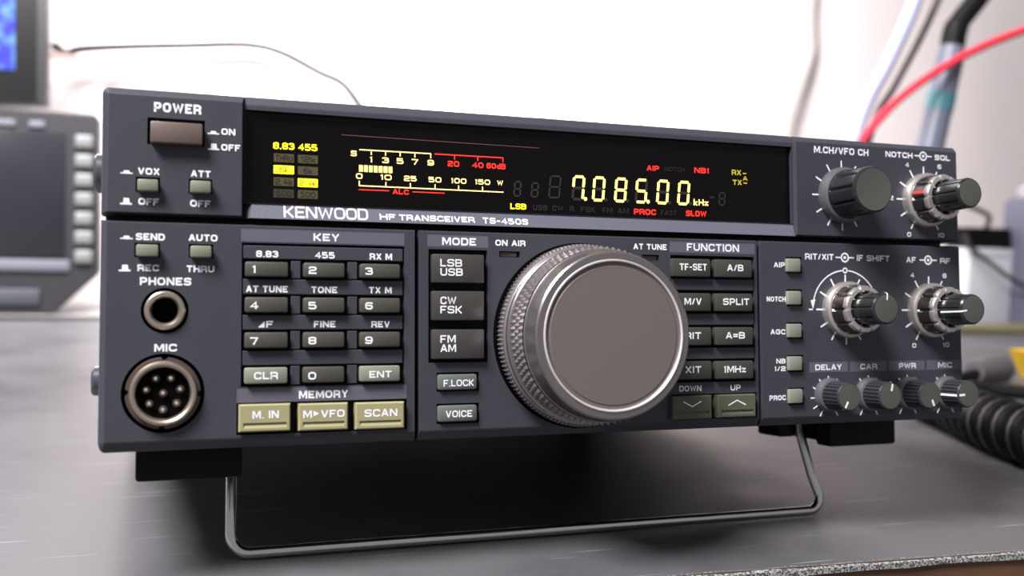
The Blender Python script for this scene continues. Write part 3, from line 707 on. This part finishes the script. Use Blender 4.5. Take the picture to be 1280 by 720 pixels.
# ---- tuning dial
cu, cv = 129.7, 27.3
P = Part()
P.lathe(cu, cv, [(26.9, 1.0), (26.9, -.12), (24.6, -.2)], 'hole_and_shade_black', 96, cap1=False)  # shadow gap around the skirt, put in as a black disc
P.lathe(cu, cv, [(25.0, -5.5), (25.3, -5.8), (25.3, -7.5), (24.9, -7.9), (24.0, -8.1)], 'dial_metal', 128, cap1=False)
P.lathe(cu, cv, [(23.4, -15.9), (23.8, -16.1), (23.85, -16.8), (23.6, -16.95), (23.55, -17.2), (23.0, -21.9), (22.75, -22.7), (22.3, -23.1), (21.6, -23.15), (20.6, -23.15)], 'dial_metal', 128, cap1=False)
dial = rp_(P, 'tuning_dial', org=(cu, 0, cv), label='large silver-grey tuning dial', smooth=25)
P = Part()
def serr(r, Y, th, j, k): return r + (.5 if (k % 3 == 0 and j in (2, 3, 4)) else 0)
P.lathe(cu, cv, [(24.6, -.2), (25.2, -.8), (25.8, -1.2), (25.9, -2.0), (25.9, -3.6), (25.7, -4.6), (25.5, -5.3), (24.9, -5.6)], 'dial_knurl', 396, rmod=serr, cap1=False)
rp_(P, 'skirt_ring', dial, 'finely ribbed skirt', org=(cu, 0, cv), smooth=12)
P = Part(); rows = 7; NN = 168
def knurl(r, Y, th, j, k): return r + (1.0 if (j % 2 == 1 and (k + j // 2) % 2 == 0) else 0)
prof = [(24.1 - j * .03, -8.1 - j * 1.3) for j in range(rows)]
P.lathe(cu, cv, prof, 'dial_knurl', NN, rmod=knurl, cap1=False)
rp_(P, 'knurled_grip', dial, 'band of pyramid knurling', org=(cu, 0, cv), smooth=5)
P = Part()
P.lathe(cu, cv, [(20.6, -23.1), (20.45, -23.5), (20.15, -23.5), (19.9, -23.2)], 'dial_bright', 128, cap1=False)
P.lathe(cu, cv, [(19.9, -23.2), (19.6, -22.8), (18.9, -22.75), (18.6, -22.95), (10, -22.95), (.01, -22.95)], 'dial_face', 128, cap1=False)
rp_(P, 'dial_face', dial, 'flat taupe disc with bright rim', org=(cu, 0, cv))

# ---- knobs
def pointer(parent, cu, cv, ang, prof_r, Ycap, r_in, Yside, m='white_print', w_=.62, r_base=None):
    a = math.radians(ang); d = Vector((math.sin(a), 0, math.cos(a))); n = Vector((math.cos(a), 0, -math.sin(a))) * w_ / 2
    P = Part(); c = Vector((cu, 0, cv)); rb = r_base or prof_r
    pts = [(r_in, Ycap - .06), (prof_r - .35, Ycap - .06), (prof_r + .04, Ycap + .1), (prof_r + .37, Ycap + .75)] + ([(rb + .16, Yside)] if Yside is not None else [])
    for (r0, y0), (r1, y1) in zip(pts, pts[1:]):
        p0 = c + d * r0 + Vector((0, y0, 0)); p1 = c + d * r1 + Vector((0, y1, 0))
        P.poly([p0 - n, p1 - n, p1 + n, p0 + n], m)
    rp_(P, 'pointer_line', parent, ('red' if m == 'red_line' else 'white') + ' pointer line', org=(cu, 0, cv))
def flute(K, depth, Ya, Yb, sharp=4, ph=0.0):
    def f(r, Y, th, j, k):
        if not (Yb <= Y <= Ya): return r
        q = max(0.0, math.cos(K * (th + ph))) ** sharp
        return r - depth * q
    return f
def channel_knob(cu, cv):
    P = Part()
    P.lathe(cu, cv, [(8.9, .8), (9.1, -.4), (9.1, -1.8), (8.7, -3.0), (7.9, -3.5)], 'knob_skirt', 96, cap1=False)
    ys = [-3.3, -4.0, -6, -8, -10, -12, -13.6]
    P.lathe(cu, cv, [(7.8, -3.2)] + [(7.8 - .07 * i, y) for i, y in enumerate(ys)] + [(7.3, -14.6), (7.0, -15.2), (6.6, -15.4)], 'knob_black', 120, rmod=flute(10, .75, -3.9, -13.7, 8, .2), cap1=False)
    k = rp_(P, 'channel_knob', org=(cu, 0, cv), label='black fluted knob')
    P = Part(); P.lathe(cu, cv, [(6.6, -15.4), (6.2, -15.35), (.01, -15.3)], 'knob_cap', 64, cap1=False); rp_(P, 'knob_cap', k, 'flat grey cap', org=(cu, 0, cv))
channel_knob(221.8, 72.0)
def dual_knob(cu, cv, ang, side, ring_mark=None, ext=0.0):
    P = Part()
    P.lathe(cu, cv, [(8.9, .8), (9.1, -.4), (9.1, -2.0), (8.8, -2.8), (8.3, -3.2), (7.4, -3.4)], 'silver', 96, cap1=False)
    f = flute(10, .75, -3.55, -8.2, 7, .31)
    P.lathe(cu, cv, [(8.0, -3.1), (8.0, -3.6), (7.85, -5), (7.6, -6.5), (7.4, -8.1)], 'silver_dark', 160, rmod=f, cap1=False)
    f2 = flute(10, .75, -7.9, -9.9, 7, .31)
    P.lathe(cu, cv, [(7.4, -8.0), (7.5, -8.3), (7.45, -9.2), (7.1, -9.8), (5.9, -10.0), (5.5, -9.7), (5.3, -8.5)], 'silver', 160, rmod=f2, cap1=False)
    k = rp_(P, 'dual_knob', org=(cu, 0, cv), label='silver ring knob with black inner knob')
    P = Part()
    ys = [-8.6, -10.6, -12.5, -14.5, -16.5, -17.6 - ext]
    P.lathe(cu, cv, [(5.05 - .05 * i, y) for i, y in enumerate(ys)] + [(4.85, -18.4 - ext), (4.5, -19.0 - ext), (4.2, -19.1 - ext)], 'knob_black', 120, rmod=flute(9, .45, -8.5, -17.7 - ext, 8, .1), cap1=False)
    P.lathe(cu, cv, [(4.25, -19.1 - ext), (3.9, -19.15 - ext), (.01, -19.1 - ext)], 'knob_cap', 48, cap1=False)
    q = rp_(P, 'inner_knob', k, 'black inner knob with grey cap', org=(cu, 0, cv))
    if ang is not None: pointer(q, cu, cv, ang, 4.6, -19.1, 2.6, side, r_base=5.0, w_=.5)
    if ring_mark is not None:
        a = math.radians(ring_mark); d = Vector((math.sin(a), 0, math.cos(a))); n = Vector((math.cos(a), 0, -math.sin(a))) * .45; c = Vector((cu, 0, cv)); P = Part()
        p0 = c + d * 8.1 + Vector((0, -3.8, 0)); p1 = c + d * 7.48 + Vector((0, -8.0, 0)); P.poly([p0 - n, p1 - n, p1 + n, p0 + n], 'red_line')
        rp_(P, 'pointer_line', k, 'red pointer line', org=(cu, 0, cv))
dual_knob(254.9, 71.7, None, None, 283, 1.1); dual_knob(222.5, 35.0, 5, -17.2); dual_knob(256.0, 34.9, 262, -10.6)
def trim_knob(cu, cv, ang, side):
    P = Part()
    P.lathe(cu, cv, [(5.3, .8), (5.45, -.4), (5.45, -1.7), (5.1, -2.6), (4.5, -2.9)], 'knob_skirt', 64, cap1=False)
    ys = [-2.6, -4.2, -6, -8, -9.2]
    P.lathe(cu, cv, [(4.55, -2.4)] + [(4.55 - .04 * i, y) for i, y in enumerate(ys)] + [(4.35, -9.9), (4.15, -10.3), (3.9, -10.4)], 'trim_black', 176, rmod=flute(22, .42, -2.55, -9.4, 2), cap1=False)
    P.lathe(cu, cv, [(3.95, -10.4), (3.7, -10.42), (.01, -10.4)], 'knob_cap', 48, cap1=False)
    k = rp_(P, 'trim_knob', org=(cu, 0, cv))
    pointer(k, cu, cv, ang, 4.05, -10.4, 1.6, side, w_=.7, r_base=4.6)
for (cu, cv, *_), ang, side in zip(TK, (207, 12, 158, 266), (None, -4, None, -3.2)): trim_knob(cu, cv + .8, ang, side)

# ---- side screws, feet, stand
for v0, r in ((70.8, 5.2), (15.9, 3.9)):
    P = Part(); o_ = Part()
    o_.lathe(0, 0, [(r - .5, .0), (r, .5), (r, 2.7), (r - .5, 3.3), (r - 1.6, 3.4), (r - 1.8, 2.6), (.01, 2.6)], 'screw_metal', 40, cap1=False)
    for x, y, z in o_.v: P.v.append((.7 - y, 17 + x, v0 + z))
    P.f = [f[::1] for f in o_.f]; P.m = o_.m
    rp_(P, 'side_screw', org=(0, 17, v0), label='metal screw head on the left side')
for sg in (0, 1):
    def X(u): return u if not sg else 270 - u
    P = Part(); a, bq = sorted((X(8.1), X(36.2))); P.box(a, bq, 24, 32.5, -12.2, -.3, 'foot_black', 1.0)
    a, bq = sorted((X(9), X(30))); P.box(a, bq, 32, 72, -11.8, -.3, 'foot_black', 1.0)
    rp_(P, 'front_foot', org=(X(22), 40, -12))
    P = Part(); a, bq = sorted((X(10), X(30))); P.lathe(0, 0, [(9, 0), (9, -7), (8, -8.0)], 'foot_black', 32)
    Q = Part()
    for x, y, z in P.v: Q.v.append((X(20) + x, 282 + z, -.4 + y))
    Q.f = P.f; Q.m = P.m
    rp_(Q, 'rear_foot', org=(X(20), 282, -4))
P = Part()
lv, rv = 34.0, 230.4
path = [(lv, 36, -1.2), (lv, 35.2, -8), (lv - .3, 30.5, -22)]
for k in range(7): a = PI / 2 * k / 6; path.append((lv - .5 + 5 - 5 * math.cos(a), 27.2 - 1.2 * k / 6, -28.9 - 5 * math.sin(a)))
for k in range(7): a = PI / 2 * k / 6; path.append((rv + .8 - 5 + 5 * math.sin(a), 26 + 1.2 * k / 6, -28.9 - 5 * math.cos(a)))
path += [(rv, 30.5, -22), (rv - 1, 35.2, -8), (rv - 1, 36, -1.2)]
P.tube(path, 1.6, 'chrome', 16)
rp_(P, 'wire_stand', org=(132, 30, -34), label='chrome wire stand', smooth=60)
P = Part(); P.box(221.5, 227.5, 36, 50, -9.5, -.3, 'foot_black', .8); P.box(219.5, 221.4, 38, 50, -5.5, -.3, 'foot_black', .4); rp_(P, 'stand_bracket', org=(224, 40, -4))
P = Part(); P.tube([(38.3, 36, -.4), (38.3, 36, -4.6)], .55, 'chrome', 10); rp_(P, 'stand_pin', org=(38, 36, -4), label='small chrome pin')

# ================================================================== BACKGROUND THINGS
mat('screen_dark', (34, 32, 38), .25, spec=.4)
mat('device_grey', (34, 33, 38), .5)
mat('device_light', (98, 96, 108), .5)
mat('device_mid', (62, 64, 71), .5)
mat('button_pale', (106, 106, 108), .45)
mat('monitor_black', (20, 19, 22), .4)
mat('monitor_side', (46, 44, 46), .45)
m = mat('blue_screen', (20, 20, 60), .3)
nt = m.node_tree; b = nt.nodes['Principled BSDF']; tc = nt.nodes['Texture Coordinate']
vn = nt.nodes.new('ShaderNodeTexNoise'); vn.inputs['Scale'].default_value = 55; vn.inputs['Detail'].default_value = 3; nt.links.new(tc.outputs['Object'], vn.inputs['Vector'])
rp = nt.nodes.new('ShaderNodeValToRGB'); e = rp.color_ramp.elements
e[0].position = .42; e[0].color = (.05, .05, .85, 1); e[1].position = .6; e[1].color = (.2, .6, 1, 1)
x = e.new(.68); x.color = (.7, .85, 1, 1)
nt.links.new(vn.outputs['Fac'], rp.inputs['Fac']); nt.links.new(rp.outputs['Color'], b.inputs['Emission Color']); b.inputs['Emission Strength'].default_value = 1.0

# panel instrument with dark screen
dv = empty('monitor_unit', (-280, 830, 0))
tag(dv, 'dark grey unit with blank screen and a column of pale buttons, left of the radio', 'monitor')
def bpart(P, name, par, org, label=None):
    o = P.build(name, None, org); pl = par.location * 1000
    o.parent = par; o.location = (Vector(org) - pl) / 1000
    if label: o['label'] = label
    return o
P = Part(); P.extrude([(-231, 0), (-190, 40), (-188.5, 44), (-189, 197), (-193, 201), (-366, 201), (-370, 197), (-370, 44), (-329, 0)], 806, 850, 'device_grey', 2.0); bpart(P, 'housing', dv, (-280, 830, 0))
P = Part(); P.box(-346, -219, 804.8, 807, 57, 181, 'screen_dark', .6); bpart(P, 'screen', dv, (-280, 805, 57), 'blank dark screen')
for k in range(7):
    P = Part(); z = 172.7 - k * 19.05; P.box(-211, -194, 801.5, 807, z - 7.0, z + 7.0, 'button_pale', 3.0, 3); bpart(P, 'button', dv, (-202, 804, z))
P = Part(); P.box(-346, -215, 803, 807, 43.5, 55, 'device_light', 1.5); bpart(P, 'trim_strip', dv, (-280, 805, 44), 'pale grey strip')
P = Part(); P.box(-330, -242, 803, 807, 9.5, 26, 'device_mid', 1.5); bpart(P, 'lower_strip', dv, (-280, 805, 10), 'mid grey strip')
P = Part(); P.box(-340, -264, 803.5, 807, 184.5, 190.5, 'device_light', .8); P.box(-252, -238, 803.5, 807, 184.5, 190.5, 'device_light', .8); bpart(P, 'name_plate', dv, (-300, 805, 184), 'pale plates along the top')

mo = empty('computer_monitor', (-420, 905, 0))
tag(mo, 'black-framed monitor with a bright blue picture at the top left corner', 'monitor')
P = Part(); P.box(-600, -243, 862, 895, 213, 440, 'monitor_black', 2); P.box(-252, -242.6, 861, 880, 212.6, 440.4, 'monitor_side', 1); bpart(P, 'frame', mo, (-420, 870, 213))
P = Part(); P.box(-570, -272.5, 860.6, 863, 246, 425, 'blue_screen'); bpart(P, 'screen', mo, (-420, 861, 246), 'lit blue screen')
P = Part(); P.box(-450, -390, 896, 910, 8, 260, 'monitor_black', 3); bpart(P, 'stand_neck', mo, (-420, 905, 8))
P = Part(); P.box(-510, -330, 858, 950, 0, 8.5, 'monitor_black', 3); bpart(P, 'stand_base', mo, (-420, 905, 0))

def cable(name, pts, r, m, label, cat='cable', group=None, n=8):
    group = group or ('loose cables behind the radio' if name == 'cable' else None)
    P = Part(); P.tube(spline(pts, n), r, m, 10); o = P.build(name, None, pts[-1], smooth=60); return tag(o, label, cat, group)
mat('cable_dark', (52, 48, 50), .5); mat('cable_grey', (112, 104, 104), .5); mat('cable_pale', (150, 141, 136), .5); mat('cable_blue', (172, 180, 212), .5); mat('cable_red', (232, 50, 72), .45); mat('cable_black', (9, 9, 11), .55, spec=.2)
mat('cable_faint', (150, 125, 122), .5)
cable('cable', [(-237.5, 885, 277), (-230, 925, 277), (-209, 935, 286), (-108, 945, 300), (-20, 948, 307), (46, 948, 283), (84, 945, 262), (120, 930, 190), (130, 905, 90), (150, 890, 4.6)], 4.4, 'cable_black', 'thin dark cable arching from the blue monitor across the white wall')
cable('cable', [(-238.5, 875, 266), (-200, 935, 273), (-142, 945, 272), (-91, 945, 255), (-40, 930, 190), (-10, 915, 80), (0, 900, 3.2)], 3.0, 'cable_faint', 'faint pale cable curving lower on the wall, right of the blue monitor')
cable('cable', [(800, 958, 900), (770, 955, 600), (752, 952, 445), (753, 950, 374), (732, 945, 315), (712, 940, 252), (700, 930, 120), (700, 915, 4.6)], 4.4, 'cable_pale', 'pale grey cable hanging down the wall left of the red cable', 'cable')
cable('cable', [(620, 560, 620), (566, 512, 400), (539, 500, 327), (511, 500, 265), (483, 500, 211), (440, 480, 100), (400, 450, 6.7)], 6.5, 'cable_blue', 'pale blue cable hanging behind the red cable')
cable('cable', [(680, 590, 640), (612, 520, 400), (583, 520, 335), (562, 520, 293), (533, 518, 245), (510, 515, 209), (470, 500, 100), (440, 480, 4)], 3.8, 'cable_grey', 'grey cable hanging between the pale blue cable and the thick rod')
cable('red_cable', [(900, 440, 372), (760, 470, 335), (672, 488, 311), (594, 488, 279), (521, 480, 238), (470, 470, 197), (400, 440, 132), (300, 392, 78), (180, 345, 58), (110, 306, 52)], 3.9, 'cable_red', 'bright red cable sloping down behind the right end of the radio')
# leaning rod with a teal band
mat('rod_grey', (104, 108, 126), .4); mat('rod_dark', (64, 66, 78), .4); mat('teal', (70, 120, 132), .4)
rod = empty('leaning_rod', (526, 505, 0))
tag(rod, 'thick leaning grey rod with teal band and black top, crossed by the red cable', 'rod')
A, B = Vector((531, 505, 8)), Vector((590, 505, 290))
D = (B - A); q = lambda t: tuple(A + D * t)
P = Part(); P.tube([q(0), q(.95), q(1.0)], [13, 13, 11], 'rod_grey', 24); bpart(P, 'shaft', rod, (526, 505, 0))
P = Part(); P.tube([q(.77), q(.83)], 13.5, 'teal', 24); bpart(P, 'band', rod, (526, 505, 0), 'teal band')
P = Part(); P.tube(spline([q(.985), q(1.06), (612, 505, 330), (640, 505, 362), (700, 505, 420)], 6), [11.5] * 7 + [10] * 18, 'cable_black', 16); bpart(P, 'cable', rod, (526, 505, 0), 'black cable end')
P = Part(); P.lathe(0, 0, [(30, 0), (30, -6), (26, -10), (14, -12)], 'rod_dark', 32)
Q = Part(); Q.f = P.f; Q.m = P.m; Q.v = [(531 + x, 505 + z, -y) for x, y, z in P.v]; bpart(Q, 'base', rod, (526, 505, 0))

# pale bottle and box behind the radio
mat('bottle_white', (214, 208, 218), .3); mat('cap_pink', (176, 140, 134), .4); mat('box_pink', (206, 172, 178), .5)
bo = empty('bottle', (291, 880, 0)); tag(bo, 'pale slim bottle with faint pink cap above the middle of the radio, lost in glare', 'bottle')
def vlathe(cx, cy, prof, m, n=32):
    P = Part(); P.lathe(0, 0, [(r, -z) for r, z in prof], m, n); Q = Part(); Q.f = P.f; Q.m = P.m; Q.v = [(cx + x, cy + z, -y) for x, y, z in P.v]; return Q
bpart(vlathe(291, 880, [(18, 0), (19, 4), (19, 250), (17, 275), (9, 290), (7, 294)], 'bottle_white'), 'body', bo, (291, 880, 0))
bpart(vlathe(291, 880, [(8, 292), (8, 311), (7, 313)], 'cap_pink'), 'cap', bo, (291, 880, 290), 'pinkish cap')
P = Part(); P.box(313, 331, 872, 890, 0, 284, 'box_pink', 1.5); o = P.build('carton', None, (322, 881, 0)); tag(o, 'pale pink upright carton right of the bottle, barely visible in glare', 'box')

# right-hand clutter
mat('bright_wall_white', (228, 228, 236), .5); mat('adapter_black', (9, 8, 10), .6, spec=.2); mat('canister', (112, 112, 132), .5); mat('canister_lid', (190, 188, 194), .4); mat('yellow', (236, 190, 40), .5); mat('packet', (122, 118, 82), .55); mat('plug_grey', (92, 88, 92), .4); mat('cord_black', (10, 9, 11), .45, spec=.22)
bx = empty('carton', (850, 715, 0)); tag(bx, 'added white box standing in for bright wall under the black adapter', 'box')  # box added where bright wall shows; it also carries the adapter
P = Part(); P.box(806, 890, 690, 735, 0, 93.5, 'bright_wall_white', 1.2); bpart(P, 'body', bx, (850, 715, 0))
P = Part(); P.box(805.2, 890.8, 689.2, 735.8, 84, 94.2, 'bright_wall_white', .8); bpart(P, 'lid', bx, (850, 715, 84))
ad = empty('power_adapter', (836, 712, 94.2)); tag(ad, 'black power adapter with a cable, lying on the added white box', 'adapter')
P = Part(); P.extrude([(805, 95), (872, 95), (868, 120), (800, 120)], 690, 730, 'adapter_black', 1.5); bpart(P, 'body', ad, (836, 712, 94.2))
P = Part(); P.tube(spline([(846, 708, 119), (848, 706, 134), (835, 712, 143), (800, 720, 152), (760, 735, 150), (700, 740, 90), (690, 740, 6)], 6), 3.2, 'cable_dark', 10); bpart(P, 'lead', ad, (836, 712, 120))
cable('cable', [(795, 690, 110), (800, 684, 96), (822, 676, 78), (850, 662, 56), (900, 636, 30), (960, 600, 3.6)], 3.0, 'cable_dark', 'dark cable curving across the front of the added white box')
cn = empty('canister', (905, 690, 0)); tag(cn, 'lilac grey canister with pale lid at the right edge of the picture', 'canister')
bpart(vlathe(912, 690, [(39, 0), (40, 3), (40, 150), (38, 157), (30, 160)], 'canister'), 'body', cn, (912, 690, 0))
bpart(vlathe(912, 690, [(26, 159.5), (26, 172), (23, 175)], 'canister_lid'), 'lid', cn, (912, 690, 159), 'pale lid')
P = Part(); P.box(700, 860, 590, 640, 0, 7, 'packet', 2.0); o = P.build('packet', None, (780, 615, 0)); tag(o, 'flat yellow green packet on the desk beyond the right knobs', 'packet')
P = Part(); P.extrude([(476, 0), (545, 0), (545, 22), (462, 21.5)], 280, 296, 'yellow', 1.0); o = P.build('yellow_pouch', None, (490, 292, 0)); tag(o, 'bright yellow pouch standing behind the coiled cord', 'pouch')
# coiled microphone cord
cord = empty('coiled_cord', (250, 110, 0)); tag(cord, 'black coiled microphone cord with grey plug on the desk right of the radio', 'cord')
ax = spline([(272, 172, 13.6), (262, 140, 13.6), (248, 105, 13.6), (236, 70, 13.6), (228, 20, 13.6), (222, -30, 13.6)], 10)
Ls = [0.0]
for a_, b_ in zip(ax, ax[1:]): Ls.append(Ls[-1] + (b_ - a_).length)
hel = []; turns = Ls[-1] / 10.2; NS = int(turns * 18)
for i in range(NS + 1):
    s = Ls[-1] * i / NS; k = max(j for j in range(len(Ls)) if Ls[j] <= s + 1e-6); k = min(k, len(ax) - 2)
    p = ax[k].lerp(ax[k + 1], (s - Ls[k]) / (Ls[k + 1] - Ls[k])); t = (ax[k + 1] - ax[k]).normalized(); n = Vector((-t.y, t.x, 0)); a = 2 * PI * i / 18
    hel.append(p + n * 9.2 * math.cos(a) + Vector((0, 0, 9.2 * math.sin(a))))
P = Part(); P.tube(hel, 4.2, 'cord_black', 10); bpart(P, 'coil', cord, (250, 110, 0))
e0 = hel[0]
P = Part(); P.tube(spline([tuple(e0), (286, 200, 14), (320, 235, 5), (370, 232, 4.4), (400, 205, 4.4), (440, 190, 4.4), (520, 195, 4.4)], 8), 4.2, 'cord_black', 10); bpart(P, 'tail', cord, (250, 110, 0))
P = Part(); P.tube([(398, 262, 10.5), (412, 268, 10.5), (432, 272, 10.5), (436, 272, 10.5)], [7, 9, 10, 8], 'plug_grey', 20); bpart(P, 'plug', cord, (415, 268, 0), 'grey plug')
P = Part(); P.tube(spline([(400, 262, 9), (370, 255, 6), (330, 240, 4.4), (300, 215, 4.4), (290, 190, 4.4), (300, 150, 4.4), (320, 90, 4.4), (330, 20, 4.4)], 8), 3.8, 'cord_black', 10); bpart(P, 'lead', cord, (300, 200, 0))

for o in bpy.data.objects:
    if '_o' in o.keys(): del o['_o']
